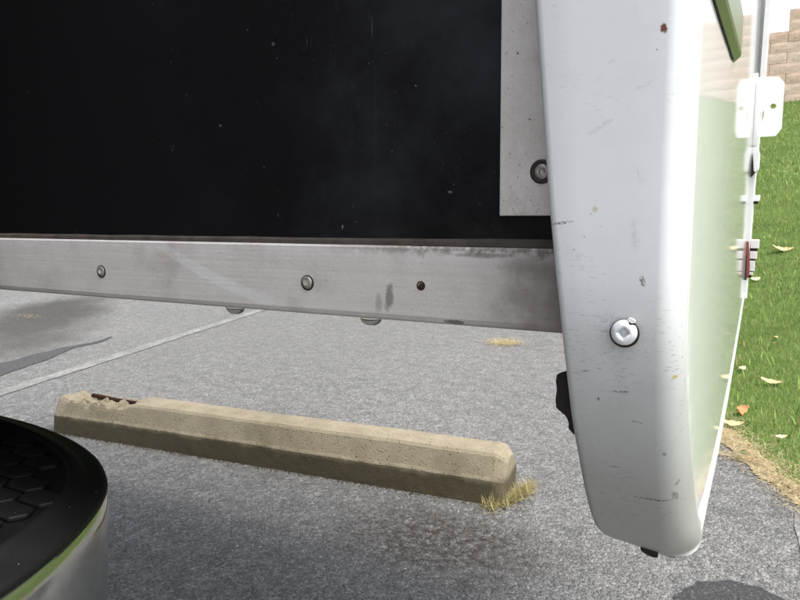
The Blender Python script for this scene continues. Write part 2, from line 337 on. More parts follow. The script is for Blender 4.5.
ASPH = mat_asphalt(); LINE = mat_line(); CONC = mat_concrete(); GEL = mat_gelcoat(); WALL = mat_wall(); RAIL = mat_rail(); PANEL = mat_panel()
SIDES = mat_sidestrip(); CHROME = mat_chrome(); PAD = mat_pad(); SOIL = mat_soil(); BLOCK = mat_block()
WHITE = mat_plain('white_plastic', (.86, .86, .85), .35, 0, .08)
TRIMW = mat_plain('white_trim_paint', (.80, .80, .79), .3, 0, .06)
RUBBER = mat_plain('black_rubber', (.022, .018, .016), .7, 0, .4, 120, .3, .4)
GASKET = mat_plain('brown_sealant', (.06, .05, .043), .8, 0, .4, 70, .2, .5)
STEEL = mat_plain('zinc_screw', (.80, .81, .83), .5, .25, .15, 200)
STEELD = mat_plain('stained_screw', (.40, .37, .34), .45, .6, .35, 400)
NEARBLACK = mat_plain('near_black', (.03, .024, .02), .9, 0, .4, 300, .1)  # near-black brown for screw rims, hole, slot and clip gaps
RUST = mat_plain('rusty_iron', (.042, .019, .012), .85, .2, .5, 60, .2, .6)
LAWN_TINT = mat_plain('painted_lawn_reflection', (.20, .23, .115), .35, 0, .12, 30)
RED = mat_plain('red_lens', (.24, .06, .045), .2, 0, .1)
TRUCK = mat_plain('charcoal_truck_paint', (.03, .032, .036), .25, .2, .1, 20)
TYRE = mat_plain('tyre_rubber', (.015, .015, .015), .85, 0, .3, 60, .2, .3)

# ------------------------------------------------------------------ ground
me = mesh('ground', [(-150, -150, 0), (150, -150, 0), (150, 150, 0), (-150, 150, 0)], [(0, 1, 2, 3)])
tag(link('ground', me, ASPH), kind='structure')
def strip_sheet(name, a, b, wd, z, mat, n=40, wob=.007):
    a = Vector((*a, z)); b = Vector((*b, z)); d = (b - a).normalized(); s = Vector((-d.y, d.x, 0)); V = []
    for i in range(n + 1):
        p = a.lerp(b, i / n); V += [p + s * (wd / 2 + random.uniform(-wob, wob)), p - s * (wd / 2 + random.uniform(-wob, wob))]
    F = [(2 * i, 2 * i + 1, 2 * i + 3, 2 * i + 2) for i in range(n)]
    o = link(name, mesh(name, V, F), mat); return tag(o, kind='structure')
strip_sheet('painted_line', (-3.22, .1), (-4.62, 6.6), .105, .004, LINE, 70)
strip_sheet('painted_line', (.205, -3.2), (.205, 2.40), .10, .004, LINE, 60)
def blob(name, pts, z, mat, sub=5, wob=.02, sc=9):
    V = []; n = len(pts)
    for i in range(n):
        a = Vector(pts[i]); b = Vector(pts[(i + 1) % n])
        for j in range(sub):
            p = a.lerp(b, j / sub); q = noise.noise((p.x * sc, p.y * sc, 1.7)); r = noise.noise((p.x * sc, p.y * sc, 7.7))
            V.append((p.x + q * wob, p.y + r * wob, z))
    return tag(link(name, mesh(name, V, [tuple(range(len(V)))]), mat), kind='structure')
SHADOW = mat_patch('painted_shadow_dark', (.044, .044, .045)); WET = mat_patch('tar_seal', (.055, .055, .055))
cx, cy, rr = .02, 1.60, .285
blob('painted_shadow', [(cx + rr * .62 * math.cos(t) , cy + rr * math.sin(t)) for t in [2 * math.pi * i / 24 for i in range(24)]], .006, SHADOW, 6, .012, 30)  # cast shadow laid on the ground as a dark disc
blob('tar_seam', [(-3.55, .7), (-3.72, 1.6), (-4.02, 2.36), (-4.22, 2.85), (-4.38, 3.2), (-4.46, 3.55), (-4.49, 3.55), (-4.45, 3.2), (-4.42, 2.9), (-4.36, 2.55), (-4.3, 1.9), (-4.1, .8)], .004, WET, 8, .05, 5)

# lawn bank: rises from the edge of the car park
BND = [(8, -14), (2.5, -2.5), (1.0, .7), (.45, 1.9), (.16, 2.53), (-.08, 3.07), (-.5, 4.1), (-1.1, 5.3), (-3, 6.4), (-10, 7.2), (-60, 9)]
def dist_np(x, y):
    best = np.full(x.shape, 1e9); sg = np.ones(x.shape)
    for (a, b), (c, d) in zip(BND, BND[1:]):
        ux, uy = c - a, d - b; L2 = ux * ux + uy * uy
        t = np.clip(((x - a) * ux + (y - b) * uy) / L2, 0, 1); dx = x - a - t * ux; dy = y - b - t * uy; q = np.hypot(dx, dy)
        m = q < best; best = np.where(m, q, best); sg = np.where(m, np.where(ux * dy - uy * dx < 0, 1, -1), sg)
    return best * sg
def tz_np(x, y):
    d = dist_np(x, y); bump = .012 * np.sin(x * 5.1 + y * 2.3) * np.sin(y * 4.3 - x * 1.7) * np.clip(d * 2, 0, 1)
    return np.where(d < 0, -.03 + d * .3, .015 + .30 * np.where(d < .8, d * d / 1.6, d - .4) + bump)
def tz(x, y): return float(tz_np(np.array([x]), np.array([y]))[0])
WY = 16.5
xs = np.concatenate([np.linspace(-60, -4, 29)[:-1], np.linspace(-4, 4, 81)[:-1], np.linspace(4, 40, 25)])
ys = np.concatenate([np.linspace(-12, 1, 27)[:-1], np.linspace(1, 8, 71)[:-1], np.linspace(8, WY + .25, 24)])
X, Y = np.meshgrid(xs, ys, indexing='ij'); Zt = tz_np(X, Y); nx, ny = X.shape
keep = Zt > -.4
Zt = np.maximum(Zt, -.5)
V = np.stack([X, Y, Zt], -1).reshape(-1, 3)
F = [(i * ny + j, (i + 1) * ny + j, (i + 1) * ny + j + 1, i * ny + j + 1) for i in range(nx - 1) for j in range(ny - 1) if keep[i:i + 2, j:j + 2].any()]
tag(link('lawn_bank', mesh('lawn_bank', V, F), SOIL, smooth=True), kind='structure')
tag(link('upper_ground', box('upper_ground', -60, 40, WY + .3, 140, 3.0, 4.40), SOIL), kind='structure')

# ---- grass: blades a few centimetres long
def blades(name, P, L, W_, mat, lean=.5, flat=False, droop=.35):
    n = len(P); az = rng.uniform(0, 2 * np.pi, n); ln = rng.uniform(.1, 1, n) * lean
    dr = np.stack([np.cos(az) * np.sin(ln), np.sin(az) * np.sin(ln), np.cos(ln)], -1)
    if flat: dr[:, 2] *= .12; dr /= np.linalg.norm(dr, axis=1, keepdims=True)
    b2 = az + rng.uniform(1.0, 2.1, n); sd = np.stack([np.cos(b2), np.sin(b2), np.zeros(n)], -1) * (W_ / 2)[:, None]
    m = P + dr * (L * .55)[:, None]; d2 = dr.copy(); d2[:, 2] -= droop * rng.uniform(0, 1, n); d2 /= np.linalg.norm(d2, axis=1, keepdims=True)
    if flat: d2[:, 2] = np.maximum(d2[:, 2], -dr[:, 2])
    tp = m + d2 * (L * .45)[:, None]
    V = np.stack([P - sd, P + sd, m + sd * .75, m - sd * .75, tp], 1).reshape(-1, 3)
    base = np.arange(n) * 5
    quads = np.stack([base, base + 1, base + 2, base + 3], 1); tris = np.stack([base + 3, base + 2, base + 4], 1)
    me = bpy.data.meshes.new(name); me.vertices.add(n * 5); me.vertices.foreach_set('co', V.astype(np.float32).ravel())
    me.loops.add(n * 7); me.polygons.add(n * 2)
    li = np.concatenate([quads, tris], 1).ravel(); me.loops.foreach_set('vertex_index', li.astype(np.int32))
    st = np.stack([np.arange(n) * 7, np.arange(n) * 7 + 4], 1).ravel(); me.polygons.foreach_set('loop_start', st.astype(np.int32))
    me.update(calc_edges=True)
    at = me.attributes.new('tone', 'FLOAT', 'POINT'); at.data.foreach_set('value', np.repeat(rng.uniform(0, 1, n), 5).astype(np.float32))
    return link(name, me, mat)
def scatter(x0, x1, y0, y1, n, dmin, dmax, clump=0.):
    x = rng.uniform(x0, x1, n); y = rng.uniform(y0, y1, n); d = dist_np(x, y); k = (d > dmin) & (d < dmax)
    x, y, d = x[k], y[k], d[k]
    return np.stack([x, y, tz_np(x, y) - .004], -1), d
GRASS = mat_grass('grass', (.11, .19, .038), (.22, .335, .07), (.40, .49, .16), 6, (.34, .29, .13))
parts = []
for (a, b, c, d, n, l0, l1, wd) in [(-1.0, 1.6, 1.5, 5.5, 110000, .015, .045, .0028), (-1.8, 2.6, 5.5, 9.5, 80000, .02, .05, .0045), (-3.5, 4.5, 9.5, WY, 60000, .035, .07, .009), (-12, 14, 0, WY, 60000, .04, .08, .012)]:
    P, dd = scatter(a, b, c, d, n, .03, 99)
    keepn = rng.uniform(0, 1, len(P)) < np.clip(dd / .22, .12, 1); P = P[keepn]
    parts.append((P, rng.uniform(l0, l1, len(P)), rng.uniform(.6, 1.2, len(P)) * wd))
P = np.concatenate([p[0] for p in parts]); L = np.concatenate([p[1] for p in parts]); Wd = np.concatenate([p[2] for p in parts])
tag(blades('grass', P, L, Wd, GRASS, .75), 'mown green grass on the bank behind the camper', 'grass', kind='stuff')
STRAW = mat_grass('straw', (.36, .28, .14), (.52, .42, .23), (.64, .55, .34), 4)
P, dd = scatter(-1.5, 1.2, .6, 5.6, 260000, -.10, .2)
k_ = rng.uniform(0, 1, len(P)) < np.exp(-((dd - .04) / .075) ** 2); P = P[k_]; P[:, 2] = np.maximum(P[:, 2], .008) + rng.uniform(.004, .020, len(P))
def patch_pts(cx, cy, rx, ry, n):
    t = rng.normal(0, .5, (n, 2)); return np.stack([cx + t[:, 0] * rx, cy + t[:, 1] * ry, rng.uniform(.006, .012, n)], -1)
P2 = np.concatenate([P, patch_pts(.0, 2.86, .11, .045, 420), patch_pts(-1.60, 4.62, .13, .13, 1700), patch_pts(-6.1, 3.9, .3, .1, 160), patch_pts(.12, 2.62, .05, .12, 160)])
tag(blades('dry_straw', P2, rng.uniform(.012, .045, len(P2)), rng.uniform(.001, .0028, len(P2)), STRAW, 1.4, True), 'loose dry yellow straw along the asphalt edge', 'straw', kind='stuff')

# bare sandy verge between asphalt and lawn
vg = [(1.0, .7), (.45, 1.9), (.16, 2.53), (-.08, 3.07), (-.5, 4.1), (-1.1, 5.3), (-3, 6.4)]; V = []; F = []
for (a, b) in zip(vg, vg[1:]):
    a = Vector((*a, 0)); b = Vector((*b, 0)); d = (b - a).normalized(); s_ = Vector((-d.y, d.x, 0)); m_ = max(4, int((b - a).length / .012))
    for i in range(m_):
        p = a.lerp(b, i / m_); q0 = .015 + .03 * noise.noise((p.x * 9, p.y * 9, 0)) + .02 * noise.noise((p.x * 60, p.y * 60, 0)); q1 = .06 + .05 * noise.noise((p.x * 7, p.y * 7, 4)) 
        for e, z in ((q0, .0045), (q0 - .02, .0065), (-.02, .0165), (-q1, None)):
            w_ = p + s_ * e; V.append((w_.x, w_.y, z if z is not None else tz(w_.x, w_.y) + .004))
nv = len(V) // 4
F = [(i * 4 + j, (i + 1) * 4 + j, (i + 1) * 4 + j + 1, i * 4 + j + 1) for i in range(nv - 1) for j in range(3)]
kk = M('sandy_soil'); kf = kk.noise(180, 5, .7); kn = kk.noise(14, 4, .6)
kk.set(color=kk.mix(.5, kk.ramp(kn, [(.3, (.26, .20, .115)), (.7, (.44, .36, .22))]), kk.ramp(kf, [(.3, (.17, .13, .075)), (.7, (.55, .46, .29))])), rough=.95, spec=.1, normal=kk.bump(kf, .8, .006))
tag(link('sandy_verge', mesh('sandy_verge', V, F), kk.m), kind='structure')

# loose grit on the asphalt
V = []; F = []
gp = np.concatenate([np.stack([rng.uniform(-3.2, .3, 420), rng.uniform(1.0, 3.4, 420)], -1)])
for (x, y) in gp:
    if dist_np(np.array([x]), np.array([y]))[0] > -.03: continue
    r = random.uniform(.0012, .0042); b = len(V); c = Vector((x, y, r * .4)); 
    for d in ((1, 0, 0), (0, 1, 0), (-1, 0, 0), (0, -1, 0), (0, 0, .8), (0, 0, -.8)):
        V.append(c + r * Vector(d) * random.uniform(.7, 1.2) + Vector((random.uniform(-.3, .3), random.uniform(-.3, .3), 0)) * r)
    F += [(b, b + 1, b + 4), (b + 1, b + 2, b + 4), (b + 2, b + 3, b + 4), (b + 3, b, b + 4), (b + 1, b, b + 5), (b + 2, b + 1, b + 5), (b + 3, b + 2, b + 5), (b, b + 3, b + 5)]
tag(link('loose_grit', mesh('loose_grit', V, F), mat_plain('pale_grit', (.5, .49, .46), .7, 0, .4, 30)), 'small pale stones lying loose on the asphalt', 'grit', kind='stuff')

# ------------------------------------------------------------------ retaining wall
rw = empty('retaining_wall', (0, WY, tz(0, WY)))
tag(rw, 'tan block retaining wall stepping up at the top of the grass bank', 'wall')
BL, BH = .62, .21; protos = []
for q in range(5):
    g = 6; V = []
    rs = random.Random(q)
    hx, hz = BL / 2 - .003, BH / 2 - .002
    for i in range(g + 1):
        for j in range(4):
            u = i / g; v = j / 3; e = min(u, 1 - u, v, 1 - v) > .01
            V.append((-hx + 2 * hx * u, -.13 + (rs.uniform(-.009, .003) if e else .004), -hz + 2 * hz * v))
    nf = len(V); F = [(i * 4 + j, (i + 1) * 4 + j, (i + 1) * 4 + j + 1, i * 4 + j + 1) for i in range(g) for j in range(3)]
    V += [(-hx, .15, -hz), (-hx, .15, hz), (hx, .15, -hz), (hx, .15, hz)]
    F += [tuple([i * 4 for i in range(g + 1)] + [nf + 2, nf]), tuple([i * 4 + 3 for i in range(g, -1, -1)] + [nf + 1, nf + 3]), (0, 1, 2, 3, nf + 1, nf), (g * 4 + 3, g * 4 + 2, g * 4 + 1, g * 4, nf + 2, nf + 3), (nf, nf + 1, nf + 3, nf + 2)]
    pm = fixn(mesh('block', V, F)); pm.materials.append(BLOCK); protos.append(pm)
TOP = 4.475
o = bpy.data.objects.new('block', protos[0]); COL.objects.link(o); o.parent = rw; o.scale.x = .49      # half block that starts the raised course
o.location = Vector((.345 + BL / 4, WY, TOP + BH * .5)) - rw.location
for r in range(-2, 10):
    zc = TOP - BH * (r + .5); off = (r % 2) * BL / 2
    for i in range(-14, 15):
        xc = .345 + BL / 2 + i * BL + off
        if r < 0 and xc - BL / 2 < .34: continue
        if zc + BH / 2 < tz(xc, WY) - .02: continue
        o = bpy.data.objects.new('block', random.choice(protos)); COL.objects.link(o); o.parent = rw
        o.location = Vector((xc, WY + random.uniform(-.006, .006), zc)) - rw.location
link('core', box('core', -8.2, 9.3, WY + .12, WY + .28, 1.5, TOP - .03), mat_plain('wall_fill', (.1, .08, .065), .95), rw)

# ------------------------------------------------------------------ parking stop
A = Vector((-2.81, 1.850, 0)); B = Vector((-.702, 2.035, 0)); ax = (B - A).normalized(); nrm = Vector((-ax.y, ax.x, 0)); LEN = (B - A).length
prof = [(0, 0), (.002, .03), (.006, .073), (.014, .082), (.044, .138), (.054, .146), (.11, .151), (.166, .146), (.176, .138), (.206, .082), (.214, .073), (.218, .03), (.22, 0)]
pp = []
for (a, b), (c, d) in zip(prof, prof[1:]):
    for t in (0, .25, .5, .75): pp.append((a + (c - a) * t, b + (d - b) * t))
pp.append(prof[-1])
nS = 230; rings = []
for i in range(nS + 1):
    s = LEN * i / nS; ring = []
    for (d, z) in pp:
        e = max(0, 1 - min(s, LEN - s) / .045); inset = .030 * e * e * (1 + .5 * noise.noise((d * 18, z * 18, s)))
        dd = .11 + (d - .11) * (1 - inset / .11); zz = z * (1 - inset / .16)
        nz = noise.noise((s * 5, d * 9, z * 9)) * .0022 + noise.noise((s * 40, d * 40, z * 40)) * .0012 - .006 * max(0, noise.noise((s * 11, d * 13, z * 13)) - .35)
        # broken crown near the far-left end, over the bar
        brk = max(0, min(1, (.47 - s + .05 * noise.noise((d * 30, 3, 1))) / .05)) * max(0, min(1, (s - .05) / .05))
        crown = max(0, min(1, (z - .085) / .035)) * max(0, min(1, (d - .035 + .012 * noise.noise((s * 22, 0, 5))) / .02)) * max(0, min(1, (.19 - d) / .02))
        drop = brk * crown * (.030 + .024 * noise.noise((s * 19, d * 24, 2)) + .020 * noise.noise((s * 55, d * 60, 4)))
        lend = max(0, min(1, (.10 - s) / .1)) * max(0, min(1, (z - .06) / .05)) * (.02 + .03 * noise.noise((s * 20, d * 22, 9)))
        zf = max(0, zz * 1.13 - max(0, drop) - max(0, lend) + (nz if z > .01 else 0))
        ring.append(A + ax * (s + (.02 * noise.noise((d * 14, z * 14, 3)) * (1 if s < .02 else 0))) + nrm * (dd + nz) + Vector((0, 0, zf)))
    rings.append(ring)
ps_me = loft('parking_stop', rings, True)
ps = link('parking_stop', ps_me, CONC, smooth=False); tag(ps, 'tan concrete parking stop with its far left end crumbled', 'parking stop')
me = ps_me; 
bar = [A + ax * s + nrm * (.128 + .006 * math.sin(s * 9)) + Vector((0, 0, .146 + .004 * math.sin(s * 14))) for s in np.linspace(.14, .50, 14)]
link('reinforcing_bar', tube('reinforcing_bar', bar, .0105, 8), RUST, ps, True)
V = []; F = []
for i in range(600):
    s_ = random.uniform(-.02, LEN + .02); p = A + ax * s_ - nrm * abs(random.gauss(0, .012)); q = random.uniform(.0015, .005); b = len(V)
    for d in ((1, 0, 0), (0, 1, 0), (-1, 0, 0), (0, -1, 0), (0, 0, .9)): V.append(p + Vector(d) * q * random.uniform(.6, 1.3))
    F += [(b, b + 1, b + 4), (b + 1, b + 2, b + 4), (b + 2, b + 3, b + 4), (b + 3, b, b + 4)]
tag(link('contact_shadow_crumbs', mesh('contact_shadow_crumbs', V, F), mat_plain('contact_shadow_soil', (.055, .045, .03), .95, 0, .5, 90)), 'dark soil crumbs added as the contact shadow along the foot of the parking stop', 'soil', kind='stuff')  # crumbs added to draw the dark contact shadow under the stop's front edge
# dry tuft at its near end
TP = []; 
for i in range(900):
    t = random.random(); q = Vector((-.740 + .050 * t + random.gauss(0, .013), 2.005 + .21 * t + random.gauss(0, .022), .004))
    if q.x < -.716 + .045 * t and t > .25: q.x += .03
    TP.append(q)
TP = np.array([tuple(p) for p in TP])
TUFT = mat_grass('dry_tuft', (.28, .24, .10), (.44, .38, .18), (.56, .5, .28), 20)
tag(blades('dry_grass_tuft', TP, rng.uniform(.02, .06, len(TP)), rng.uniform(.0012, .003, len(TP)), TUFT, 1.45), 'dry yellow grass tuft growing at the near end of the parking stop', 'grass tuft')

# ------------------------------------------------------------------ fallen leaves
def leaf(x, y, L, wd, yaw, curl, tilt, mat, label):
    L *= .85; wd *= .85; z0 = tz(x, y) + .020; V = []; n = 9
    for i in range(n):
        t = i / (n - 1); hw = wd * .5 * math.sin(math.pi * min(1, t * .93 + .04)) ** .75 * (1 + .18 * math.sin(i * 2.4))
        for s in (-1, -.5, 0, .5, 1):
            V.append(((t - .5) * L, s * hw, curl * ((t - .5) ** 2) * L * 2 + .35 * curl * abs(s) ** 1.5 * hw + .0015 * math.sin(i * 1.7 + s * 2)))
    F = [(i * 5 + j, i * 5 + j + 1, (i + 1) * 5 + j + 1, (i + 1) * 5 + j) for i in range(n - 1) for j in range(4)]
    me = mesh('blade', V, F); o = bpy.data.objects.new('fallen_leaf', me); COL.objects.link(o); me.materials.append(mat)
    md = o.modifiers.new('thickness', 'SOLIDIFY'); md.thickness = .0006
    o.location = (x, y, z0); o.rotation_euler = (tilt, random.uniform(-.15, .15), yaw)
    st = tube('stalk', [(-L * .5, 0, curl * L * .5), (-L * .62, .003, curl * L * .55), (-L * .8, .0, curl * L * .45)], .0008, 5); st.materials.append(mat)
    so_ = bpy.data.objects.new('stalk', st); COL.objects.link(so_); so_.parent = o
    return tag(o, label, 'leaf', 'leaves fallen on the grass')
TAN = mat_leaf('tan_leaf', (.50, .36, .17), (.62, .47, .27)); RUSTL = mat_leaf('rust_leaf', (.44, .19, .08), (.55, .29, .14)); PALE = mat_leaf('pale_leaf', (.55, .47, .27), (.66, .58, .38))
leaf(-.025, 3.40, .115, .05, 1.15, .5, .9, RUSTL, 'rust brown curled leaf at the grass edge beside the camper')
leaf(-.045, 3.20, .10, .05, -.15, .3, .25, TAN, 'tan leaf lying on straw just below the rust brown leaf')
leaf(.112, 3.89, .135, .045, -.5, .25, .3, TAN, 'long flat tan leaf in the middle of the lawn')
leaf(.21, 7.03, .21, .10, .3, .35, .35, TAN, 'large tan leaf high on the bank, right of the red lamp')
leaf(.007, 6.29, .10, .06, .6, .3, .4, PALE, 'small pale leaf just under the red lamp')
leaf(.134, 3.08, .05, .03, .2, .3, .2, PALE, 'tiny pale leaf closest to the straw edge')
leaf(.139, 4.75, .05, .03, 1.2, .3, .3, TAN, 'little tan leaf above the long flat leaf')
leaf(-.032, 4.17, .055, .04, .9, .4, .3, PALE, 'pale leaf against the white camper edge')

# ------------------------------------------------------------------ camper
cp = empty('camper', (-1.15, 1.0, .846))
tag(cp, 'white camper body with black front panel, grey rail and rounded corner moulding', 'camper')
XL = -2.30; YE = 1.60; ZT = 2.25
link('black_panel', box('black_panel', XL + .05, -.045, .332, .345, .937, 1.9), PANEL, cp)
# grey rail: front face, rounded foot, return flange
rp = [(.328, .9775), (.3288, .9786), (.3312, .9788), (.3312, .940), (.345, .9388), (.40, .9388), (.40, .9358), (.335, .9358), (.3312, .9361), (.3290, .9375), (.328, .9400)]
rail = link('bottom_rail', prism('bottom_rail', rp, 'x', XL + .05, -.045), RAIL, cp)
V = []; nseg = 120        # sealant bead on the rail's head, a little uneven
rings = []
for i in range(nseg + 1):
    x = XL + .06 + (-.047 - XL - .06) * i / nseg; h = .0034 + .0005 * noise.noise((x * 30, 0, 0)) + (.001 * max(0, (x + .2) / .15)); yy = .3296 + .0006 * noise.noise((x * 50, 3, 0))
    rings.append([(x, .334, .9787), (x, yy, .979), (x, yy + .0004, .979 + h * .6), (x, .3318, .979 + h), (x, .334, .979 + h)])
link('sealant_bead', loft('sealant_bead', rings), GASKET, cp)

def screw(name, cx, cz, yf, r, dome, sq, mat, parent, ang=.78, notch=None, tilt=0):
    """domed head facing -y with a real driver socket"""
    n = 40; rings = []
    def sqr(t, a):
        m = max(abs(math.cos(t - ang)), abs(math.sin(t - ang))); return a / m
    rings.append([(cx + .35 * sqr(t, sq) * math.cos(t), yf + dome * .45, cz + .35 * sqr(t, sq) * math.sin(t)) for t in [2 * math.pi * i / n for i in range(n)]])
    for f, a in ((-.4, .85), (.97, 1.0)):
        rings.append([(cx + a * sqr(t, sq) * math.cos(t), yf - dome * f, cz + a * sqr(t, sq) * math.sin(t)) for t in [2 * math.pi * i / n for i in range(n)]])
    for rr_, f in ((.62, .94), (.8, .78), (.93, .5), (1.0, .15), (1.0, 0)):
        ring = []
        for i in range(n):
            t = 2 * math.pi * i / n; q = rr_
            if notch is not None:
                dt = abs((t - notch + math.pi) % (2 * math.pi) - math.pi)
                if dt < .28: q = min(q, .74 + .26 * (dt / .28) ** 2)
            ring.append((cx + r * q * math.cos(t), yf - dome * f + tilt * q * math.sin(t) * r, cz + r * q * math.sin(t)))
        rings.append(ring)
    me = loft(name, rings, True, True, False)
    return link(name, me, mat, parent, True)
def ring_disc(name, cx, cz, y, r0, r1, mat, parent, th=.0006):
    n = 36; rg = [[(cx + r * math.cos(t), y - h, cz + r * math.sin(t)) for t in [2 * math.pi * i / n for i in range(n)]] for r, h in ((r0, 0), (r0, th), ((r0 + r1) / 2, th * 1.2), (r1, th * .6), (r1, 0))]
    return link(name, loft(name, rg, True, False, False), mat, parent, True)
for i, (x, z) in enumerate([(-.4215, .9561), (-.2379, .9558), (-.61, .9562), (-.79, .956), (-.97, .956), (-1.15, .956), (-1.33, .956), (-1.51, .956), (-1.69, .956), (-1.87, .956), (-2.05, .956)]):
    screw('screw', x, z, .328,   .0038, .0009, .0017, STEELD, rail, .5 + i)
    ring_disc('screw_hole_rim', x + .0003, z - .0004, .3281, .0036, .0047, NEARBLACK, rail, .0004)
    if i > 1: continue
ring_disc('empty_hole', -.1612, .9566, .3281, .0, .0019, NEARBLACK, rail, .0003)
ring_disc('rust_ring', -.1615, .9570, .3281, .0018, .0026, RUST, rail, .0003)
# vertical edge strip
ss_ = link('edge_strip', box('edge_strip', -.1172, -.0465, .3293, .3318, .9949, 1.9, .0006, 2), SIDES, cp)
for z in (1.0165, 1.22, 1.42, 1.62, 1.82):
    screw('bolt', -.0952, z, .3292, .0040, .0016, .0012, STEELD, ss_, .3)
    ring_disc('bolt_washer', -.0952, z, .3293, .0040, .0060, mat_plain('dark_washer', (.05, .043, .038), .5, .5, .3, 300), ss_, .0009)

def xw(y): return itp([(.32, -.0268), (.36, -.0248), (.40, -.0231), (.45, -.0215), (.52, -.0201), (.60, -.0191), (.75, -.0182), (1, -.0177), (3, -.0174)], y)
# corner moulding: tapered face with a bullnose to the side wall
LE = [(.8428, -.030), (.8433, -.040), (.8440, -.049), (.8456, -.0565), (.850, -.0602), (.8553, -.0625), (.8660, -.0655), (.8766, -.0678), (.9002, -.0727), (.9412, -.0783), (.9956, -.0851), (1.0905, -.0937), (1.20, -.099), (1.5, -.104), (1.9, -.106)]
RE = [(.8428, -.0300), (.8436, -.0264), (.8455, -.0242), (.850, -.0230), (.857, -.0230), (.868, -.0238), (.90, -.0258), (.95, -.0267), (1.0, -.0269), (1.9, -.0269)]
def itp(tab, z):
    for (a, b), (c, d) in zip(tab, tab[1:]):
        if z <= c: return b + (d - b) * (z - a) / (c - a)
    return tab[-1][1]
zs = [.8428, .8430, .8433, .8437, .8443, .845, .8465, .848, .850, .853, .857, .862, .868, .874, .881, .888, .896, .904, .912, .92, .928, .936, .944, .955, .97, 1.0, 1.04, 1.09, 1.15, 1.25, 1.4, 1.6, 1.9]
rings = []
for z0 in zs:
    l, r = itp(LE, z0), itp(RE, z0); l, z, k_ = on_face(l, z0); r *= 1 + (k_ - 1) * .9
    q = max(0, 1 - (z0 - .8428) / .008); yf = face_y(z) + .006 * q * q; R_ = min(.0105, (r - l) * .45); e = .004
    ring = [(l + .0015, max(.336, yf + .014), z), (l, yf + .010 if yf > .316 else .326, z)]
    for t in np.linspace(0, math.pi / 2, 5): ring.append((l + e - e * math.cos(t), yf + e - e * math.sin(t), z))
    for t in (.25, .5, .75): ring.append((l + e + (r - R_ - l - e) * t, yf, z))
    yb = max(.3245, yf + R_ + .0025); fl = .001 + .026 * max(0, min(1, (.945 - z) / .10)); ye = yb + fl
    xe = max(r, xw(ye) + .0007 + .0014 * max(0, min(1, (.835 - z) / .02))); Rx = R_ + xe - r; Ry = ye - yf
    for t in np.linspace(0, math.pi / 2, 16): ring.append((xe - Rx + Rx * math.sin(t), yf + Ry - Ry * math.cos(t), z))
    ring += [(xe - .0008, ye + .0006, z), (xe - .004, ye + .0006, z), (xe - .012, yb - .002, z)]
    rings.append([(x_, y_, z_ - .004 * max(0, min(1, (x_ + .060) / .036)) * max(0, min(1, (.89 - z_) / .05))) for x_, y_, z_ in ring])
cm = link('corner_moulding', loft('corner_moulding', rings), GEL, cp, True)
screw('screw', -.0497, .9438, .3046, .0057, .0026, .0018, STEEL, cm, .72, 1.02, .05)
ring_disc('screw_seat', -.0496, .9433,  .30525, .0048, .0064, NEARBLACK, cm, .0006)
link('paint_chip', prism('paint_chip', [(-.0486, .9497), (-.0477, .9487), (-.0466, .9482), (-.0452, .9483), (-.0448, .9492), (-.0458, .9502), (-.0475, .9507)], 'y', .3040, .3052, .0002, 1), TRIMW, cm)
# torn gasket showing behind the moulding, and sealant drip below it
gp_ = [(-.066, .925), (-.080, .921), (-.0812, .9165), (-.0868, .914), (-.0872, .9105), (-.0866, .906), (-.0872, .901), (-.0868, .8965), (-.0815, .8925), (-.0800, .889), (-.0803, .8865), (-.0775, .8835), (-.066, .886)]
link('torn_gasket', prism('torn_gasket', gp_, 'y', .3325, .3365, .0008), RUBBER, cp)
gp_ = [(-0.05096, 0.80005), (-0.05096, 0.79618), (-0.04773, 0.79437), (-0.04386, 0.79334), (-0.04102, 0.79386), (-0.04154, 0.79618), (-0.04257, 0.80005)]
link('sealant_drip', prism('sealant_drip', gp_, 'y', .396, .400, .0006), RUBBER, cp)

# side wall and what is fixed to it
XW = -.0174
WYS = [.3225, .335, .35, .365, .38, .40, .42, .45, .48, .52, .56, .60, .66, .75, .9, 1.2, YE]
def wy(y, z): return y if y > .44 else max(y, .324 + 3.0 * max(0, .970 - z) ** 2)
WZ = [.8035, .812, .822, .835, .845, .86, .88, .90, .92, .95, 1.0, 1.1, 1.3, 1.9]
rings = [[(xw(y), wy(y, z), z) for z in WZ] + [(xw(y) - .02, wy(y, z), z) for z in WZ[::-1]] for y in WYS]
me = loft('side_wall', rings); sw = link('side_wall', me, WALL, cp)
me.polygons.foreach_set('use_smooth', [abs(p.normal.x) > .5 for p in me.polygons])
tr = [(-.001, .8110), (.0005, .8105), (.0010, .8070), (.0014, .8020), (.0012, .7985), (.0, .7970), (-.004, .7970), (-.004, .803), (-.001, .8033)]
link('bottom_trim', loft('bottom_trim', [[(xw(y) + a + (.0012 * max(0, (.5 - y) / .1) if a > .0009 else 0), y, z) for a, z in tr] for y in [.427] + WYS[7:]]), TRIMW, sw)
ol = [(-.003, 1.0935), (.0004, 1.0930), (.0036, 1.0985), (.0042, 1.1005), (.0042, 1.124), (-.003, 1.125)]
OY = ((.335, .005), (.36, .003), (.38, .0015), (.40, .0), (.44, -.001), (.48, -.001), (.50, -.0005), (.515, 0))
rings = [[(xw(y) + a, y + (.012 if i in (2, 3, 4) and y > .51 else 0), z + sh) for i, (a, z) in enumerate(ol)] for y, sh in OY]
olv = link('belt_trim', loft('belt_trim', rings), LAWN_TINT, sw); olv['label'] = 'trim strip near the top of the side wall, lawn reflection painted in olive green'  # olive colour paints in the lawn's green reflection on white trim
link('trim_gasket', tube('trim_gasket', [(xw(y) + .0004, y, 1.0928 + sh) for y, sh in OY[:-1]], .0007, 6), RUBBER, sw)
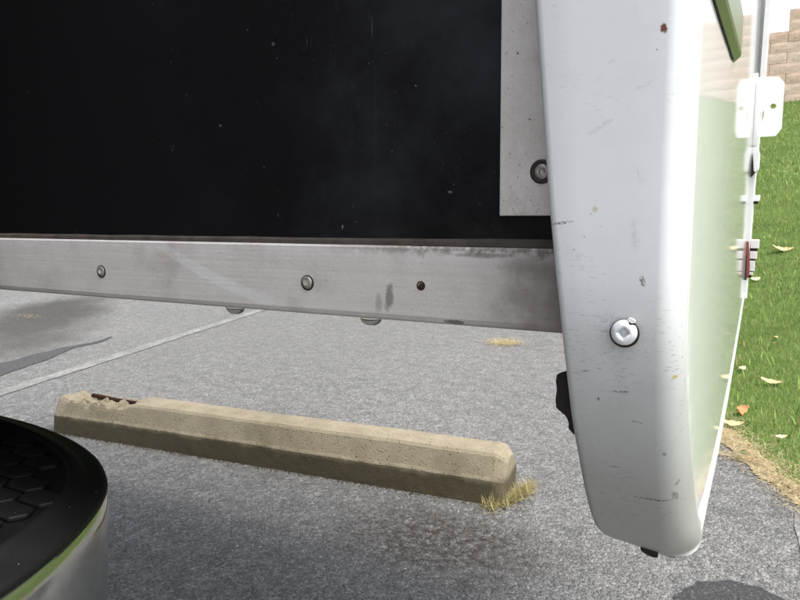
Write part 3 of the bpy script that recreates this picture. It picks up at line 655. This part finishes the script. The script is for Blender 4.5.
# rear corner post with its fittings
rc = [(1.585, XW - .002), (1.585, -.011), (1.592, -.0085), (1.63, -.0085), (1.645, -.012), (1.645, -.06), (1.60, -.06), (1.60, XW - .002)]
rings = [[(x + d, y, z) for y, x in rc] for z, d in ((.800, -.003), (.9, -.002), (1.05, .0005), (1.25, .007), (1.5, .010), (1.9, .010))]
rcp = link('rear_corner_moulding', loft('rear_corner_moulding', rings), TRIMW, cp)
bm = bmesh.new()          # jack bracket: upright plate with cut corners, a real hole and a slot
out = [(-.022, 1.135), (-.004, 1.131), (.022, 1.131), (.0315, 1.145), (.0315, 1.232), (.021, 1.245), (-.022, 1.247)]
def loop_pts(pts): return [bm.verts.new((p[0], 1.548, p[1])) for p in pts]
def edges_of(vs): return [bm.edges.new((vs[i], vs[(i + 1) % len(vs)])) for i in range(len(vs))]
E_ = edges_of(loop_pts(out)); E_ += edges_of(loop_pts([(.0145 + .0052 * math.cos(t), 1.189 + .0052 * math.sin(t)) for t in [2 * math.pi * i / 14 for i in range(14)]]))
E_ += edges_of(loop_pts([(-.0065, 1.162), (-.0035, 1.161), (-.0015, 1.172), (-.0015, 1.183), (-.0045, 1.176), (-.0085, 1.182)]))
bmesh.ops.triangle_fill(bm, use_beauty=True, use_dissolve=False, edges=E_)
g = bmesh.ops.extrude_face_region(bm, geom=bm.faces[:]); bmesh.ops.translate(bm, verts=[v for v in g['geom'] if isinstance(v, bmesh.types.BMVert)], vec=(0, .005, 0))
bmesh.ops.recalc_face_normals(bm, faces=bm.faces); me = bpy.data.meshes.new('jack_bracket'); bm.to_mesh(me); bm.free()
jb = link('jack_bracket', me, WHITE, cp); jb['label'] = 'white bracket plate with a round hole standing out from the rear corner'
link('mounting_flange', box('mounting_flange', XW - .002, XW + .003, 1.50, 1.5475, 1.131, 1.247, .001), WHITE, jb)
link('hinge_barrel', tube('hinge_barrel', [(XW + .003, 1.50, z) for z in (1.108, 1.112, 1.23, 1.234)], [.003, .0058, .0058, .003], 14), WHITE, jb, True)
link('lock_pin', tube('lock_pin', [(-.016, 1.545, 1.246), (-.018, 1.542, 1.23), (-.0165, 1.545, 1.212)], .0016, 6), STEELD, jb)
for z in (1.143, 1.236): link('bracket_screw', tube('bracket_screw', [(XW + .002, 1.522, z), (XW + .0042, 1.522, z), (XW + .0052, 1.522, z)], [.004, .004, .002], 10), STEEL, jb)
lp = [(XW - .001, 1.118), (-.008, 1.112), (-.003, 1.095), (-.0035, 1.066), (-.012, 1.058), (XW - .001, 1.054)]
link('catch', prism('catch', lp, 'y', 1.535, 1.584, .0015), WHITE, cp)
link('catch_slot', prism('catch_slot', [(XW + .001, 1.098), (XW + .0045, 1.064), (XW + .0075, 1.0605), (XW + .0005, 1.050), (XW - .001, 1.06)], 'y', 1.5335, 1.5352), NEARBLACK, cp)
lr = [(XW, .9225), (XW + .003, .921), (-.0115, .895), (-.0095, .872), (-.0095, .853), (-.0125, .846), (XW - .001, .8455)]
tl = link('tail_lamp', prism('tail_lamp', lr, 'y', 1.555, 1.583, .0012), RED, cp); tl['label'] = 'red marker lamp low on the rear corner'
link('lamp_base', prism('lamp_base', [(XW - .001, .9), (XW + .0012, .89), (XW + .0022, .848), (-.0135, .8425), (XW - .001, .8425)], 'y', 1.5525, 1.5545), RUBBER, tl)
for z0, z1, xr_ in ((.906, .924, .0055), (.884, .9, .0025), (.858, .88, -.0005), (.850, .856, -.003), (1.004, 1.016, .0015)):
    link('clip', box('clip', -.011, xr_, 1.587, 1.60, z0, z1, .001), WHITE, cp)
    link('clip_gap', box('clip_gap', -.011, xr_ - .003, 1.588, 1.599, z0 - .006, z0 - .0004), NEARBLACK, cp)
# the rest of the body: floor, far side, rear, wide body over the truck, roof, and two added light blockers
link('floor_panel', box('floor_panel', XL + .05, -.05, .41, YE - .02, .940, .965), mat_plain('underbody_black', (.02, .02, .02), .8), cp)
link('underfloor_light_blocker', box('underfloor_light_blocker', XL + .2, -.12, .95, 1.52, .818, .9395, .02, 3), mat_plain('underfloor_blocker_black', (.02, .02, .02), .6), cp)  # added out of sight under the floor to block light from the ground
link('rear_light_blocker', box('rear_light_blocker', XL + .1, -.09, 1.545, 1.575, .715, .9395, .004, 2), mat_plain('rear_blocker_black', (.02, .02, .02), .7), cp)  # added unseen to keep light off the ground and the parking stop's front
link('rear_wall', box('rear_wall', XL + .05, -.062, YE + .01, YE + .04, .800, 1.9), WALL, cp)
link('far_wall', box('far_wall', XL, XL + .03, .345, YE, .800, 1.9), WALL, cp)
link('front_body', box('front_body', XL + .40, -.42, -3.4, .33, 1.905, 2.6, .03, 3), WALL, cp)
link('tub_side', box('tub_side', XL + .55, -.525, -2.1, .298, 1.31, 1.9, .01), mat_plain('tub_dark', (.03, .03, .033), .6), cp)
link('roof', box('roof', XL, -.012, .335, YE + .05, 1.905, 2.60, .03, 3), WALL, cp)

# droplets hanging from the rail
WATER = mat_glass('water', (1, 1, 1))
for i, (x, r, lb) in enumerate([(-.3010, .0075, 'clear water drop hanging under the rail left of the middle'), (-.1975, .0070, 'clear water drop hanging under the rail near the empty hole')]):
    n = 20; rings = []
    for t in np.linspace(0.02, 1, 9):
        a = t * math.pi / 2; rings.append([(x + r * math.sin(a) * math.cos(u), .3345 + .0042 * math.sin(a) * math.sin(u), .9356 - .0045 * math.cos(a)) for u in [2 * math.pi * j / n for j in range(n)]])
    me = loft('water_drop', rings); tag(link('water_drop', me, WATER, smooth=True), lb, 'water drop', 'drops hanging from the rail')

# ------------------------------------------------------------------ pickup truck (only its bumper corner is in view)
tk = empty('pickup_truck', (-1.25, -1.2, 0)); tag(tk, 'truck bumper corner with black step pad over dull chrome, low at left', 'truck')
# plan outline of the bumper, rear edge then right-hand wrap
out = [(-1.95, .527), (-1.3, .530), (-1.0, .529), (-.906, .527), (-.835, .524), (-.755, .511), (-.70, .4955), (-.655, .478), (-.618, .4575), (-.585, .434), (-.560, .408), (-.541, .38), (-.520, .340), (-.502, .295), (-.490, .25), (-.484, .18), (-.482, .05), (-.482, -.15)]
def smooth_poly(p, n=3):
    for _ in range(n):
        q = [p[0]]
        for a, b in zip(p, p[1:]): q += [(a[0] * .75 + b[0] * .25, a[1] * .75 + b[1] * .25), (a[0] * .25 + b[0] * .75, a[1] * .25 + b[1] * .75)]
        p = q + [p[-1]]
    return p
out = smooth_poly([(x + .0145, y - .002) for x, y in out], 2)
def offset(p, d):
    r = []
    for i, a in enumerate(p):
        b0 = Vector(p[max(0, i - 1)]); b1 = Vector(p[min(len(p) - 1, i + 1)]); t = (b1 - b0).normalized(); n_ = Vector((t.y, -t.x))
        r.append((a[0] - n_.x * d * -1 * -1, a[1] - n_.y * d * -1 * -1))
    return r
if True:
    t0 = Vector(out[1]) - Vector(out[0])
def sheet(name, prof, mat, parent, sm=True):
    """open shell swept round the bumper outline: prof = (inset, z)"""
    rings = [[(x, y, z) for x, y in (INS(d))] for d, z in prof]
    me = loft(name, rings, False, False, False); return link(name, me, mat, parent, sm)
def INS(d):
    r = []
    for i, a in enumerate(out):
        b0 = Vector(out[max(0, i - 1)]); b1 = Vector(out[min(len(out) - 1, i + 1)]); t = (b1 - b0).normalized()
        inw = Vector((t.y, -t.x))                 # towards the truck
        r.append((a[0] + inw.x * d, a[1] + inw.y * d))
    return r
rb = sheet('rear_bumper', [(.012, .7205), (.004, .7195), (.0, .715), (-.0015, .70), (.0, .68), (.003, .64), (.008, .58), (.018, .52), (.035, .49), (.08, .485)], CHROME, tk)
sheet('step_pad', [(-.0005, .7165), (-.002, .7195), (-.001, .7230), (.004, .7255), (.017, .7285), (.0195, .7310), (.028, .7345), (.031, .7350), (.034, .7340), (.037, .7290), (.12, .7285), (.30, .7285)], PAD, rb)
# raised tread blocks inside the rim
inner = INS(.041)
def inside(px, py):
    return all(True for _ in [0]) and min((px - a) ** 2 + (py - b) ** 2 for a, b in out) > .050 ** 2 and py < itp([(-2.2, .53), (-.755, .5), (-.5, .33), (0, .3)], px) 
tb = prism('tread_block', [(-.024, 0), (-.016, -.0125), (.016, -.0125), (.024, 0), (.016, .0125), (-.016, .0125)], 'z', 0, .0052, .0014, 1); tb.materials.append(PAD)
cnt = 0
for j in range(0, 22):
    for i in range(0, 34):
        px = -.54 - i * .0840 - (j % 2) * .042; py = .50 - j * .0145
        if px < -1.6: continue
        if inside(px, py) and px < -.53:
            o = bpy.data.objects.new('tread_block', tb); COL.objects.link(o); o.parent = rb; o.location = Vector((px, py, .7287)) - org(rb); cnt += 1
# bed side, wheel, out of the frame to the left
bp = [(-3.6, .75), (-3.6, 1.30), (.280, 1.30), (.290, .84), (.12, .77), (-.42, .72), (-.50, .90), (-.72, 1.06), (-1.0, 1.10), (-1.28, 1.06), (-1.5, .90), (-1.58, .72), (-3.6, .66)]
link('bed_side', prism('bed_side', bp, 'x', -.70, -.532, .02, 3), TRUCK, tk)
link('far_bed_side', prism('far_bed_side', bp, 'x', -1.96, -1.80, .02, 3), TRUCK, tk)
link('tailgate', box('tailgate', -1.79, -.73, .06, .12, .74, 1.29, .015, 3), TRUCK, tk)
def lathe_x(name, x0, prof, cy, cz, n=40):
    rings = [[(x0 + a, cy + r * math.cos(t), cz + r * math.sin(t)) for t in [2 * math.pi * i / n for i in range(n)]] for a, r in prof]
    return loft(name, rings)
for x0 in (-.86, -1.92):
    wh = link('wheel', lathe_x('tyre', x0, [(0, .24), (.0, .36), (.03, .395), (.13, .405), (.23, .395), (.26, .36), (.26, .24)], -1.0, .405), TYRE, tk, True)
    link('rim', lathe_x('rim', x0, [(.02, .05), (.02, .238), (.24, .238), (.245, .22), (.20, .15), (.22, .06), (.22, .01)], -1.0, .405), CHROME, wh, True)
